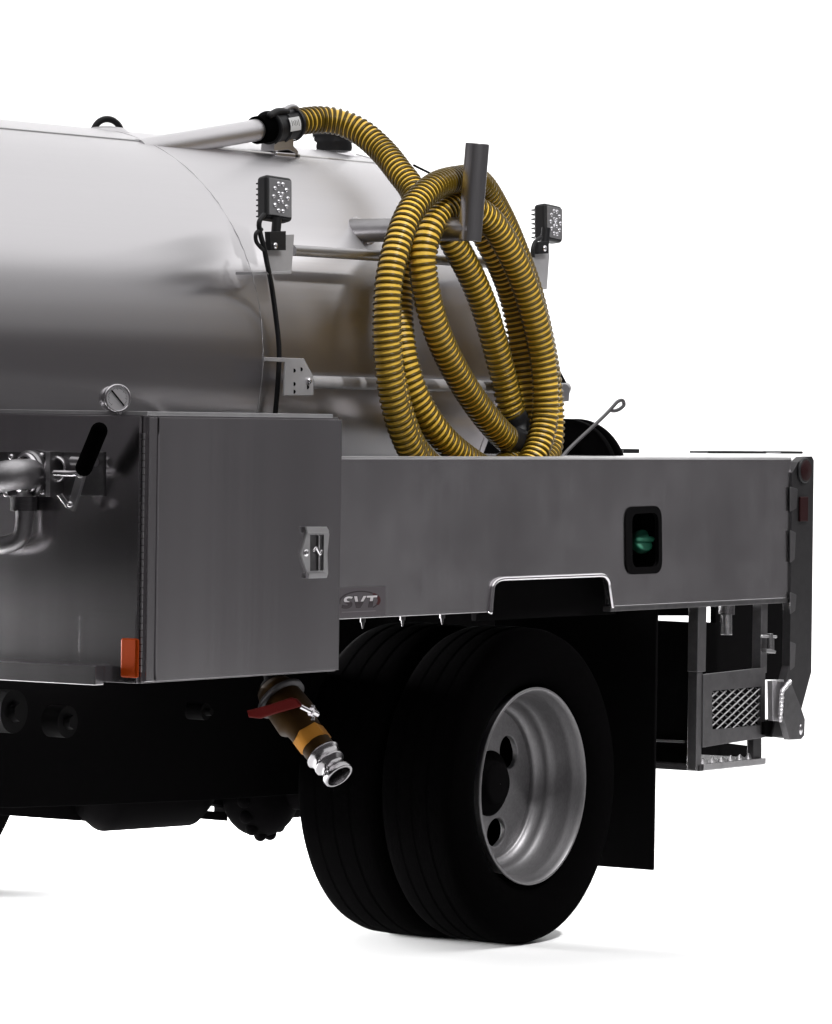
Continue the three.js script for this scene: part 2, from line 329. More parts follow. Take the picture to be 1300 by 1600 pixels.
  for (const [y0, y1, w] of [[760, 800, 12], [828, 880, 9], [925, 960, 10], [1002, 1048, 9]]) mesh('weld_bead', plateZ(rounded(onZ([[1236, y0], [1236 + w, y0 + 4], [1236 + w - 2, y1 - 6], [1236, y1]], 0.012), 0.006), 0.0095, 0.003), M.darkMetal, post);
  const lp = P(1256, 735, 'z', 0.01);
  mesh('marker_lamp', lathe([[0.036, 0], [0.036, 0.006], [0.031, 0.012], [0.001, 0.017]], lp, V(0, 0, 1), 40), M.redLens, post);
  mesh('lamp_grommet', new THREE.TorusGeometry(0.036, 0.006, 10, 40).translate(lp.x, lp.y, lp.z + 0.002), M.blackPlastic, post);
  const ra = P(1248, 815, 'z', 0.01), rb = P(1261, 776, 'z', 0.01);
  mesh('red_reflector', box(ra.x, rb.x, ra.y, rb.y, 0.008, 0.016, 0.003), M.redLens, post);
}

// ---- maker's plate on the bed side, partly behind the toolbox
{
  const c = document.createElement('canvas'); c.width = 512; c.height = 352; const g = c.getContext('2d');
  g.fillStyle = '#645e62'; g.fillRect(0, 0, 512, 352);
  g.lineCap = 'round';
  g.strokeStyle = '#2e2629'; g.lineWidth = 14; g.beginPath(); g.ellipse(240, 168, 205, 118, 0, Math.PI * 0.95, Math.PI * 1.72); g.stroke();
  g.strokeStyle = '#4d0e14'; g.lineWidth = 30; g.beginPath(); g.ellipse(240, 168, 205, 112, 0, -Math.PI * 0.24, Math.PI * 0.12); g.stroke();
  g.strokeStyle = '#2a1a1e'; g.lineWidth = 12; g.beginPath(); g.ellipse(240, 168, 205, 112, 0, Math.PI * 0.14, Math.PI * 0.25); g.stroke();
  g.save(); g.translate(232, 242); g.transform(1.12, 0, -0.14, 1, 0, 0); g.font = 'bold 190px sans-serif'; g.textAlign = 'center';
  const gr = g.createLinearGradient(0, -140, 0, 0); gr.addColorStop(0, '#f4f0f2'); gr.addColorStop(0.5, '#dcd8da'); gr.addColorStop(0.52, '#3a3034'); gr.addColorStop(1, '#4a4246');  // chrome reflection painted into the letters: light upper half, dark lower half
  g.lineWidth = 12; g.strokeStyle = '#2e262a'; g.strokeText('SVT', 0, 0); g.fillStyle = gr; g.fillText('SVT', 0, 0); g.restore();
  g.fillStyle = '#8a8488'; g.fillRect(60, 288, 350, 8);
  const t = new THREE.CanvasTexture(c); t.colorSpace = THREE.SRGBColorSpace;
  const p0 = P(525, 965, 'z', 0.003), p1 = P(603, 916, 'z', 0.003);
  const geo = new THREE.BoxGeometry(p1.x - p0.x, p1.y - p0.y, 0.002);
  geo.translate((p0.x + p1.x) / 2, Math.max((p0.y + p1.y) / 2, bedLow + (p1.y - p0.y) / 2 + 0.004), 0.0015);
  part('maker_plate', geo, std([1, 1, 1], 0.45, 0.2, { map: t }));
}

// ---- wheels
const RW = 0.497, hub = V(0.198, RW, -0.05);
function tyreGeo(z0, z1) {                            // outer face at z0, inner at z1
  const w = z0 - z1, m = (z0 + z1) / 2, h = w / 2, pr = [], prof = [[0.3, h * 0.72], [0.315, h * 0.86], [0.345, h * 0.97], [0.385, h], [0.42, h * 0.975], [0.449, h * 0.955], [0.464, h * 0.87]];
  for (const q of prof) pr.push(q);
  pr.push([0.472, h * 0.72], [0.474, h * 0.46], [0.4725, h * 0.445], [0.4725, h * 0.375], [0.475, h * 0.36], [0.4755, h * 0.05], [0.4735, h * 0.035], [0.4735, -h * 0.035], [0.4755, -h * 0.05], [0.475, -h * 0.36], [0.4725, -h * 0.375], [0.4725, -h * 0.445], [0.474, -h * 0.46], [0.472, -h * 0.72]);
  for (const q of [...prof].reverse()) pr.push([q[0], -q[1]]);
  return lathe(pr.reverse(), V(0, 0, m), V(0, 0, 1), 128);
}
function rimGeo(R0) {                                 // dished steel wheel, outer lip at z = 0
  return lathe([[R0, -0.006], [R0 + 0.002, -0.001], [R0 - 0.002, 0.003], [R0 - 0.008, 0.001], [R0 - 0.012, -0.012], [R0 - 0.018, -0.03], [R0 - 0.024, -0.045], [R0 - 0.026, -0.085], [R0 - 0.04, -0.1], [R0 - 0.046, -0.115], [R0 - 0.048, -0.135], [R0 - 0.062, -0.142], [R0 - 0.07, -0.15], [R0 - 0.07, -0.21]].reverse(), V(0, 0, 0), V(0, 0, 1), 128);
}
function wheel(name, position, dual) {
  const w = new THREE.Group(); w.name = numbered(name); w.position.copy(position); truck.add(w);
  mesh('tyre', tyreGeo(0.012, -0.248), M.rubber, w);
  if (dual) mesh('tyre', tyreGeo(-0.252, -0.55), M.rubber, w);
  mesh('rim', rimGeo(0.295), M.rim, w);
  const disc = new THREE.Shape(); disc.absellipse(0, 0, 0.236, 0.236, 0, Math.PI * 2);
  for (const [deg, r, ru, rv] of [[40, 0.138, 0.052, 0.045], [-74, 0.157, 0.05, 0.042], [158, 0.15, 0.05, 0.043]]) {
    const a = THREE.MathUtils.degToRad(deg), h = new THREE.Path(); h.absellipse(r * Math.cos(a), r * Math.sin(a), ru, rv, 0, Math.PI * 2, false, a + Math.PI / 2); disc.holes.push(h);
  }
  const dg = new THREE.ExtrudeGeometry(disc, { depth: 0.01, bevelEnabled: true, bevelThickness: 0.004, bevelSize: 0.004, bevelOffset: -0.004, bevelSegments: 2, curveSegments: 40 });
  mesh('wheel_disc', dg.translate(0, 0, -0.172), M.rim, w);
  const hubParts = [lathe([[0.1, -0.17], [0.099, -0.155], [0.092, -0.148], [0.07, -0.146], [0.066, -0.128], [0.055, -0.12], [0.001, -0.118]], V(0, 0, 0), V(0, 0, 1), 48)];
  mesh('hub', hubParts, M.black, w);
  return w;
}
wheel('rear_wheel', hub, true);
{ const far = wheel('far_wheel', V(0, RW, -2.66), false); far.rotation.y = Math.PI; far.position.set(0.198, RW, -2.6); }

// ---- underbody, all in deep black
{
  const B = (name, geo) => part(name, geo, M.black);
  const zc = -0.78;
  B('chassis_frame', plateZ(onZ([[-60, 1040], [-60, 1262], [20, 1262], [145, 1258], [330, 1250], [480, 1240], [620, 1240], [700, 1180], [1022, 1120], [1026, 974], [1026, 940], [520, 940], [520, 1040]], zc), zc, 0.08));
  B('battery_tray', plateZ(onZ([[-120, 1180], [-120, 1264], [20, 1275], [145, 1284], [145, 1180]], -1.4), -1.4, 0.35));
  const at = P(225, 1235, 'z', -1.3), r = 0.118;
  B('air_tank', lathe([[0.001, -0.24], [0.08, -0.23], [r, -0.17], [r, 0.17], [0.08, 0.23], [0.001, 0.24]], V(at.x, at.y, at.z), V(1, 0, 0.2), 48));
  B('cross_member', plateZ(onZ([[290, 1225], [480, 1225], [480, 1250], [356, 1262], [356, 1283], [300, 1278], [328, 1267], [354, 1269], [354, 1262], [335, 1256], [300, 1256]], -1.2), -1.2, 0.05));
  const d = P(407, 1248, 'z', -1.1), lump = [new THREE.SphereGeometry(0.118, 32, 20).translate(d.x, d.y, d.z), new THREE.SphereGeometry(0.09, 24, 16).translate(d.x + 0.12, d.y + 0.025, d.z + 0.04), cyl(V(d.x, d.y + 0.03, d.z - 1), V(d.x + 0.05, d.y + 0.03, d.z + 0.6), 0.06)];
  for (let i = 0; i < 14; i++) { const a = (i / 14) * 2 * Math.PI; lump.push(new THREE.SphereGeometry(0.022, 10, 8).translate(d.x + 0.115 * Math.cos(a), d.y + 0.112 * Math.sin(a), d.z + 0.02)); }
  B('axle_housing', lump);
  B('added_front_occluder', box(cx - 3.4, cx - 0.45, 0.36, 0.98, -2.1, -0.34, 0.06));  // unseen box added to darken the reflection in the toolbox front
  B('unseen_cab_back', box(cx - 4.2, cx - 3.6, 0.7, 2.9, -2.3, 0.0, 0.08));  // out of view, added to block light and reflections ahead of the toolbox
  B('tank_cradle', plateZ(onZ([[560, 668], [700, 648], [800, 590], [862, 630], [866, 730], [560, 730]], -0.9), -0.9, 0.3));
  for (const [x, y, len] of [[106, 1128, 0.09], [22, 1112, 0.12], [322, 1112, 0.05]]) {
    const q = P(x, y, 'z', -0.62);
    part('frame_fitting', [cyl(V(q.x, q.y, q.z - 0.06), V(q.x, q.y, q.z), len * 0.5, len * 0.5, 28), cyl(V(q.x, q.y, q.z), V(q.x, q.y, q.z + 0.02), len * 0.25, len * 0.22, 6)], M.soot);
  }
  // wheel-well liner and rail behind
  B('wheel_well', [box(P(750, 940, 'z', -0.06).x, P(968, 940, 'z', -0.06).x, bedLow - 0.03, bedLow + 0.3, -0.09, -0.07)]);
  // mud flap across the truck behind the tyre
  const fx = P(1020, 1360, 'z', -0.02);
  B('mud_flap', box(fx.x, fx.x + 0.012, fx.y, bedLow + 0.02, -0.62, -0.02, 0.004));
}

// ---- rear step, hanging under the bed
{
  const zs = -0.012, Z = (l, z = zs) => onZ(l, z);
  const step = part('rear_step', plateZ(Z([[1099, 1054], [1196, 1043], [1196, 1152], [1098, 1168]]), zs, 0.012, [Z([[1112, 1079], [1190, 1072], [1189, 1134], [1113, 1141]])]), M.darkMetal);
  // expanded metal in the window: strands crossing both ways
  const c = [P(1112, 1079, 'z', zs - 0.006), P(1190, 1072, 'z', zs - 0.006), P(1189, 1134, 'z', zs - 0.006), P(1113, 1141, 'z', zs - 0.006)];
  const inside = (u, v) => c[3].clone().lerp(c[2], u).lerp(c[0].clone().lerp(c[1], u), v), n = 5.5, slope = 0.62;
  for (const s of [1, -1]) {
    for (let i = -4; i < 10; i++) {
      const p = []; for (let k = 0; k <= 24; k++) { const u = k / 24, v = (i + 0.5) / n + s * (u - 0.5) * 1.05; if (v >= 0 && v <= 1) p.push(inside(u, v)); }
      if (p.length > 2) mesh('mesh_strand', tube(p, s > 0 ? 0.0024 : 0.0016, p.length * 2, 6), s > 0 ? M.galv : M.darkMetal, step);
    }
  }
  const y1 = bedLow + 0.02, y0 = P(1094, 1204, 'z', zs).y;
  const xa = P(1090, 1050, 'z', zs).x, xb = P(1103, 1050, 'z', zs).x, xc = P(1191, 1000, 'z', zs).x, xd = P(1201, 1000, 'z', zs).x;
  const post = part('step_post', box(xa, xb, P(1096, 1050, 'z', zs).y, y1, -0.05, zs, 0.003), M.darkMetal);
  part('step_post', box(xa + 0.006, xb - 0.012, y0, P(1096, 1050, 'z', zs).y, -0.05, zs - 0.004, 0.003), M.darkMetal);
  part('step_post', box(xc, xd, P(1195, 1052, 'z', zs).y, y1, -0.05, zs - 0.004, 0.003), M.darkMetal);
  part('step_post', box(P(1183, 1180, 'z', zs).x, P(1195, 1180, 'z', zs).x, P(1190, 1194, 'z', zs).y, P(1190, 1150, 'z', zs).y, -0.05, zs - 0.014, 0.003), M.postMetal);
  // toothed tread and its front bar
  const t0 = P(1093, 1203, 'z', zs), t1 = P(1195, 1189, 'z', zs), ty = (t0.y + t1.y) / 2;
  const tread = part('step_tread', box(t0.x, t1.x, ty - 0.008, ty + 0.012, -0.36, zs, 0.002), M.postMetal);
  mesh('tread_edge', box(t0.x + 0.02, t1.x, ty - 0.006, ty + 0.013, zs, zs + 0.004, 0.0015), M.galv, tread);
  for (let i = 0; i < 6; i++) { const x = t0.x + (t1.x - t0.x) * (0.17 + i * 0.14); mesh('tread_tooth', new THREE.ConeGeometry(0.028, 0.018, 4).rotateY(Math.PI / 4).scale(1, 1, 0.5).translate(x, ty + 0.021, -0.04), M.galv, tread); }
  // black plates beside and behind the step
  const zi = -0.2, K = (name, l, z, t = 0.02) => part(name, plateZ(onZ(l, z), z, t), M.black);
  const fx = P(1090, 1100, 'z', -0.05).x;
  const X = (name, l, mat = M.black, off = 0) => part(name, plateX(onX(l, fx + off), fx + off, 0.012), mat);
  X('step_side', [[1016, 969], [1091, 973], [1091, 1204], [1016, 1196]]);
  X('step_side', [[1076, 940], [1091, 940], [1091, 972], [1076, 972]]);
  X('step_brace', [[1000, 1154], [1068, 1157], [1068, 1161], [1000, 1158]], M.galv, -0.014);
  X('hanger_plate', [[1010, 930], [1078, 930], [1078, 962], [1010, 962]]);
  K('step_backing', [[1104, 1070], [1194, 1062], [1193, 1145], [1104, 1150]], -0.1);
  K('rear_cross_member', [[1103, 972], [1118, 973], [1118, 930], [1240, 930], [1240, 1062], [1103, 1062]], -0.32);
  K('step_riser', [[1098, 1160], [1128, 1160], [1175, 1166], [1175, 1192], [1098, 1200]], -0.3);
  K('step_riser', [[1175, 1150], [1190, 1150], [1190, 1192], [1175, 1192]], -0.3);
  // drain stub, hinge pin
  const s0 = P(1135, 992, 'z', -0.15), s1 = P(1135, 960, 'z', -0.15), s2 = P(1136, 940, 'z', -0.15);
  const stub = part('drain_pipe', [cyl(s0, s1, 0.018), lathe([[0.012, 0], [0.018, 0], [0.019, 0.004]], s0, V(0, 1, 0), 24)], M.galv);
  mesh('pipe_collar', cyl(s1, s2, 0.026), M.darkMetal, stub);
  const h = (a, b, z = 0.004) => P(a, b, 'z', z);
  const pin = part('step_latch', capped([h(1190, 994), h(1212, 995)], 0.005, 6, 10), M.galv);
  mesh('latch_pin', [cyl(h(1203, 1017), h(1203, 990), 0.01), cyl(h(1208, 1017), h(1208, 994), 0.004)], M.darkMetal, pin);
  mesh('latch_foot', plateZ(onZ([[1198, 1014], [1205, 1014], [1213, 1017], [1212, 1021], [1198, 1020]], 0.015), 0.015, 0.02), M.galv, pin);
  // tow bracket: stub tube, weld and slanted plate
  const b = part('tow_bracket', plateZ(onZ([[1228, 1066], [1236, 1066], [1252, 1106], [1258, 1124], [1257, 1149], [1252, 1155], [1234, 1156], [1224, 1122]], 0.06), 0.06, 0.022), M.darkMetal);
  mesh('bracket_stub', plateZ(onZ([[1207, 1064], [1225, 1062], [1228, 1128], [1208, 1126]], 0.04), 0.04, 0.02), M.alloy, b);
  const w = []; for (let k = 0; k <= 30; k++) { const v = k / 30; w.push(P(1234 - 11 * Math.min(1, v * 4) - 4 * v, 1065 + 60 * v, 'z', 0.062).add(V(0.002 * Math.sin(k * 2.1), 0, 0.001 * Math.sin(k * 1.7)))); }
  mesh('weld_bead', capped(w, 0.0075, 60, 8), M.alloy, b);
  mesh('bracket_hole', new THREE.SphereGeometry(0.013, 16, 10).scale(0.7, 1.3, 0.4).translate(...P(1251, 1140, 'z', 0.06).toArray()), M.bright, b);
  K('bracket_base', [[1195, 1128], [1226, 1124], [1238, 1154], [1195, 1148]], 0.0, 0.05);
}

// ---- pipes and valve on the toolbox front
{
  const xf = cx - 0.012, q = (a, b, off = 0) => P(a, b, 'x', xf - off);
  const plate = part('valve_plate', plateX(onX([[-20, 706], [162, 706], [162, 775], [-20, 775]], xf - 0.006), xf - 0.006, 0.006), M.darkMetal);
  for (const [a, b] of [[18, 714], [65, 712], [67, 768], [10, 772]]) mesh('plate_bolt', new THREE.SphereGeometry(0.009, 12, 8).translate(...q(a, b, 0.008).toArray()), M.bright, plate);
  // fin between elbow and handle
  part('valve_fin', plateX(onX([[71, 706], [78, 706], [78, 776], [71, 776]], xf - 0.06), xf - 0.06, 0.055), M.galv);
  // elbow leaving the plate and bending to the left
  const e0 = q(50, 740, 0.01), e1 = q(42, 741, 0.08), e2 = q(20, 742, 0.13), e3 = q(-30, 752, 0.15);
  const elbow = part('pipe_elbow', capped([e0, e1, e2, e3], 0.041, 40, 28), M.cast);
  const dir = V(-1, 0, -0.25);
  mesh('elbow_ring', lathe([[0.046, 0], [0.056, 0.002], [0.056, 0.014], [0.046, 0.016]], q(44, 740, 0.04), dir, 40), M.bright, elbow);
  mesh('elbow_collar', lathe([[0.001, 0], [0.062, 0], [0.062, 0.02], [0.05, 0.026]], q(52, 740, 0.006), dir, 40), M.galv, elbow);
  // lower drain elbow
  const d = part('drain_elbow', capped([q(38, 780, 0.05), q(38, 815, 0.05), q(33, 838, 0.055), q(14, 850, 0.06), q(-20, 853, 0.06)], 0.024, 40, 20), M.galv);
  mesh('drain_collar', cyl(q(37, 798, 0.05), q(37, 776, 0.05), 0.036), M.darkMetal, d);
  // crank: collar, spindle, link, lever with black grip
  const col = part('crank_collar', lathe([[0.03, 0], [0.036, 0], [0.036, 0.03], [0.03, 0.032], [0.026, 0.03], [0.026, 0]], q(95, 733, 0.005), V(-1, 0, 0.1), 40), M.bright);
  mesh('spindle', capped([q(86, 739, 0.06), q(112, 740, 0.06), q(129, 739, 0.065)], 0.0085, 20, 12), M.bright, col);
  const lever = part('crank_lever', plateX(onX([[120, 738], [132, 740], [114, 799], [104, 793], [106, 788]], xf - 0.075), xf - 0.075, 0.012), M.galv);
  mesh('crank_foot', plateX(onX([[89, 774], [96, 771], [106, 785], [104, 794]], xf - 0.08), xf - 0.08, 0.02), M.bright, lever);
  mesh('crank_nut', new THREE.SphereGeometry(0.009, 14, 10).translate(...q(110, 788, 0.09).toArray()), M.bright, lever);
  mesh('lever_grip', capped([q(131, 731, 0.085), q(155, 673, 0.1)], 0.0225, 10, 24), M.rubber, lever);
  mesh('lever_bar', capped([q(126, 742, 0.08), q(134, 724, 0.085)], 0.01, 8, 10), M.galv, lever);
  part('crank_rod', cyl(q(112, 720, 0.03), q(150, 722, 0.03), 0.012), M.galv);
}

// ---- vacuum gauge on top of the toolbox
{
  const c = P(183, 622, 'x', cx - 0.03), dir = V(-0.5, 0.02, 0.87).normalize(), R = 0.037;
  const g = part('vacuum_gauge', lathe([[0.001, -0.055], [R * 0.8, -0.055], [R * 0.88, -0.048], [R * 0.88, -0.03], [R * 0.84, -0.028], [R * 0.84, -0.02], [R * 0.92, -0.018], [R * 0.92, -0.006], [R, -0.004], [R, 0.006], [R * 0.9, 0.008], [R * 0.86, 0.003]], c, dir, 48), M.bright);
  const disc = new THREE.CircleGeometry(R * 0.88, 40); disc.lookAt(dir);
  const cv = document.createElement('canvas'); cv.width = cv.height = 256; const k = cv.getContext('2d');
  k.fillStyle = '#f4f2f4'; k.fillRect(0, 0, 256, 256); k.translate(128, 128); k.strokeStyle = '#333'; k.lineWidth = 4;
  for (let i = 0; i <= 30; i++) { const a = Math.PI * (0.75 + 1.5 * i / 30), r = i % 5 ? 96 : 84; k.beginPath(); k.moveTo(108 * Math.cos(a), 108 * Math.sin(a)); k.lineTo(r * Math.cos(a), r * Math.sin(a)); k.stroke(); }
  const tex = new THREE.CanvasTexture(cv); tex.colorSpace = THREE.SRGBColorSpace;
  mesh('dial', disc.translate(c.x + dir.x * 0.0035, c.y + dir.y * 0.0035, c.z + dir.z * 0.0035), std([1, 1, 1], 0.5, 0, { map: tex }), g);
  const across = V(0, 1, 0).cross(dir).normalize(), tip = (s) => c.clone().addScaledVector(dir, 0.006).addScaledVector(across, 0.017 * s).add(V(0, -0.019 * s, 0));
  mesh('needle', capped([tip(-1), tip(1)], 0.0018, 6, 8), M.black, g);
  part('gauge_stem', cyl(V(c.x + 0.012, boxTop, c.z), V(c.x + 0.012, c.y - R * 0.8, c.z), 0.008), M.bright);
}

// ---- brass drain valve below the toolbox
{
  const a = P(432, 1082, 'z', -0.25), b = P(531, 1214, 'z', 0.0), dir = b.clone().sub(a), len = dir.length(); dir.normalize();
  const T = (f) => a.clone().addScaledVector(dir, len * f);
  part('outlet_pipe', [cyl(V(a.x, boxLow + 0.03, a.z - 0.02), a, 0.03), new THREE.SphereGeometry(0.05, 24, 16).translate(a.x, a.y, a.z)], M.black);
  const body = part('valve_body', lathe([[0.001, -0.02], [0.05, -0.02], [0.058, 0.0], [0.062, len * 0.2], [0.064, len * 0.34], [0.05, len * 0.38], [0.046, len * 0.5]], a, dir, 40), M.shadedBrass);
  mesh('valve_flange', lathe([[0.05, 0], [0.074, 0.002], [0.074, 0.014], [0.05, 0.016]], T(0.05), dir, 40), M.postMetal, body);
  mesh('brass_hex', lathe([[0.05, 0], [0.05, len * 0.13], [0.04, len * 0.14]], T(0.5), dir, 6).translate(0, 0, 0), M.brass, body);
  mesh('thread_ring', lathe([[0.045, 0], [0.044, len * 0.1]], T(0.63), dir, 40), M.shadedBrass, body);
  const cam = part('camlock_adaptor', lathe([[0.04, 0], [0.05, 0.002], [0.052, 0.008], [0.046, 0.014], [0.043, 0.03], [0.046, 0.036], [0.046, 0.044], [0.037, 0.052], [0.035, 0.062], [0.04, 0.072], [0.044, 0.077], [0.044, 0.09], [0.041, 0.093], [0.035, 0.092], [0.033, 0.06], [0.033, 0.0]], T(0.72), dir, 56), M.cam);
  // red lever and its nut
  const h = (x, y, z) => P(x, y, 'z', z);
  const lever = part('red_lever', plateX(onX([[385, 1110], [388, 1121], [405, 1123], [430, 1115], [471, 1103], [461, 1092], [453, 1090], [420, 1101]], a.x - 0.085), a.x - 0.085, 0.014, [], 0.004), M.red);
  const n0 = h(486, 1112, -0.05), n1 = h(494, 1116, -0.05);
  const nut = part('valve_stem', [cyl(h(470, 1104, -0.07), n0, 0.006), cyl(n0, n1, 0.013, 0.012, 6), cyl(h(489, 1102, -0.05), h(489, 1125, -0.05), 0.006)], M.bright);
}

// ---- work lights, brackets and hose rack on the side of the tank
function workLight(tl, tr, br, bl, z, dark) {          // four pixel corners of the face
  const f = [tl, tr, br, bl].map(([a, b]) => P(a, b, 'z', z)), c = f[0].clone().add(f[1]).add(f[2]).add(f[3]).multiplyScalar(0.25);
  return c;
}
function makeLight(center, h, wid, yaw, lean) {
  const g = new THREE.Group(); g.name = numbered('work_light'); g.position.copy(center); g.rotation.set(lean, yaw, 0, 'ZYX'); truck.add(g);
  const w = wid, d = 0.05;
  mesh('lamp_housing', new RoundedBoxGeometry(w, h, d, 3, 0.012).translate(0, 0, -d / 2), M.blackPlastic, g);
  const fins = []; for (let i = -3; i <= 3; i++) fins.push(new RoundedBoxGeometry(w * 0.8, 0.004, 0.02, 1, 0.001).translate(0, i * h / 8, -d - 0.006));
  mesh('cooling_fins', fins, M.blackPlastic, g);
  mesh('lamp_lens', new RoundedBoxGeometry(w * 0.8, h * 0.84, 0.006, 2, 0.002).translate(0, 0, 0.001), M.lens, g);
  const leds = [[0, 0, 0.02]]; for (let i = 0; i < 10; i++) { const a = (i / 10) * 2 * Math.PI; leds.push([0.26 * w * Math.cos(a), 0.32 * h * Math.sin(a), 0.0095]); }
  for (let i = 0; i < 4; i++) { const a = (i / 4 + 0.125) * 2 * Math.PI; leds.push([0.1 * w * Math.cos(a), 0.13 * h * Math.sin(a), 0.008]); }
  for (const [x, y, r] of leds) mesh('led', new THREE.SphereGeometry(Math.min(r, 0.0095) * 0.72, 12, 8).scale(1, 1, 0.6).translate(x, y, 0.005), M.led, g);
  return g;
}
{
  const zL = -0.46;
  const c1 = P(437, 309, 'z', zL);
  makeLight(c1, 0.13, 0.096, -0.34, -0.12).rotation.z = -0.09;
  const c2 = P(866, 348, 'z', zL);
  makeLight(c2, 0.118, 0.09, -0.14, -0.1).rotation.z = -0.1;
  // brackets under the lights
  for (const [l, foot, lug, bolt, zo] of [
    [[[418, 368], [460, 366], [456, 424], [420, 425]], [[394, 425], [455, 423], [455, 428], [394, 429]], [[421, 362], [447, 361], [447, 391], [423, 391]], [430, 384], zL],
    [[[826, 397], [859, 396], [855, 450], [829, 450]], [[829, 449], [855, 448], [855, 452], [829, 453]], [[841, 378], [858, 377], [858, 396], [841, 397]], [851, 388], zL]]) {
    const br = part('lamp_bracket', plateZ(onZ(l, zo), zo, 0.006), M.mill);
    mesh('bracket_foot', plateZ(onZ(foot, zo + 0.004), zo + 0.004, 0.06), M.mill, br);
    mesh('pivot_lug', plateZ(onZ(lug, zo + 0.02), zo + 0.02, 0.018), M.blackPlastic, br);
    mesh('pivot_bolt', new THREE.SphereGeometry(0.01, 14, 10).scale(1, 1, 0.6).translate(...P(bolt[0], bolt[1], 'z', zo + 0.022).toArray()), M.bright, br);
    const neck = [P(lug[0][0] + 10, lug[0][1] + 2, 'z', zo + 0.005), P(lug[0][0] + 12, lug[0][1] - 22, 'z', zo + 0.005)];
    mesh('lamp_neck', cyl(neck[0], neck[1], 0.014), M.blackPlastic, br);
  }
  const q = (a, b, z = zL + 0.02) => P(a, b, 'z', z);
  const W = (pts, r = 0.0075) => part('lamp_cable', tube(pts, r, 80, 10), M.blackPlastic);
  W([q(413, 335), q(405, 347), q(406, 362), q(412, 385), q(417, 410), q(424, 445, -0.49), q(431, 495, -0.515), q(436, 545, -0.515), q(434, 600, -0.52), q(429, 660, -0.53)]);
  W([q(409, 358), q(400, 365), q(400, 376), q(405, 384), q(413, 392)], 0.006);
  W([q(846, 370), q(836, 378), q(832, 390), q(833, 402)], 0.006);
  // upper and lower rack rails
  const zr = -0.5;
  const r0 = P(456, 391, 'z', zr), r1 = P(850, 428, 'z', zr);
  part('rack_rail', cyl(r0, V(r1.x, r0.y, zr), 0.0165), M.galv);
  const s0 = P(484, 597, 'z', zr + 0.02), s1 = P(886, 604, 'z', zr + 0.02);
  part('rack_rail', cyl(V(s0.x, s0.y, zr + 0.017), V(s1.x, s0.y, zr + 0.017), 0.019), M.mill);
  const gz = zr + 0.036;
  const gus = part('rack_gusset', plateZ(onZ([[413, 558], [475, 560], [490, 588], [490, 618], [444, 618], [446, 566], [413, 564]], gz), gz, 0.006), M.mill);
  for (const [a, b] of [[459, 579], [470, 577], [459, 600], [480, 605], [459, 612]]) mesh('gusset_hole', cyl(P(a, b, 'z', gz - 0.002), P(a, b, 'z', gz + 0.0005), 0.006, 0.006, 16), M.black, gus);
  mesh('gusset_bolt', new THREE.SphereGeometry(0.011, 14, 10).translate(...P(482, 595, 'z', gz + 0.003).toArray()), M.bright, gus);
  const end = part('rail_end', plateZ(onZ([[868, 598], [886, 600], [891, 607], [889, 627], [868, 629]], gz), gz, 0.05), M.alloy);
  mesh('rail_brace', plateZ(onZ([[860, 560], [872, 572], [886, 599], [860, 599]], gz - 0.01), gz - 0.01, 0.02), M.black, end);

  part('rack_wire', tube([P(646, 258, 'z', -1.1), P(690, 280, 'z', -1.05), P(735, 305, 'z', -1.0)], 0.004, 20, 8), M.black);
  // hose hook: arm welded to the tank, post leaning out
  const zp = -0.26, foot = P(735, 350, 'z', zp), top = P(746, 224, 'x', foot.x);
  const armY = P(700, 353, 'z', -0.2).y, hw = 0.036;
  const hook = part('hose_hook', cyl(V(foot.x, armY, tankZ(armY) - 0.05), V(foot.x, armY, zp + 0.012), hw, hw, 40), M.steel);
  const up = top.clone().sub(V(foot.x, armY, zp)), H = up.length();
  const pg = lathe([[0.001, -hw], [hw - 0.003, -hw], [hw, -hw + 0.003], [hw, H - 0.002], [hw - 0.002, H], [hw - 0.005, H], [hw - 0.005, H - 0.1], [0.001, H - 0.1]], V(0, 0, 0), V(0, 1, 0), 48);
  pg.rotateX(Math.atan2(up.z, up.y)).translate(foot.x, armY, zp);
  mesh('hook_post', pg, M.steel, hook);
  const w0 = P(571, 350, 'z', tankZ(armY) + 0.01);
  const stub = part('hook_root', cyl(V(w0.x, armY, tankZ(armY) - 0.06), V(w0.x, armY, tankZ(armY) + 0.1), 0.034), M.mill);
  const ring = []; for (let k = 0; k <= 24; k++) { const t = (k / 24) * 2 * Math.PI; const y = armY + 0.036 * Math.sin(t); ring.push(V(w0.x + 0.036 * Math.cos(t), y, tankZ(y) + 0.002 + 0.002 * Math.sin(k * 2.3))); }
  mesh('weld_bead', tube(ring, 0.007, 60, 8), M.alloy, stub);
}

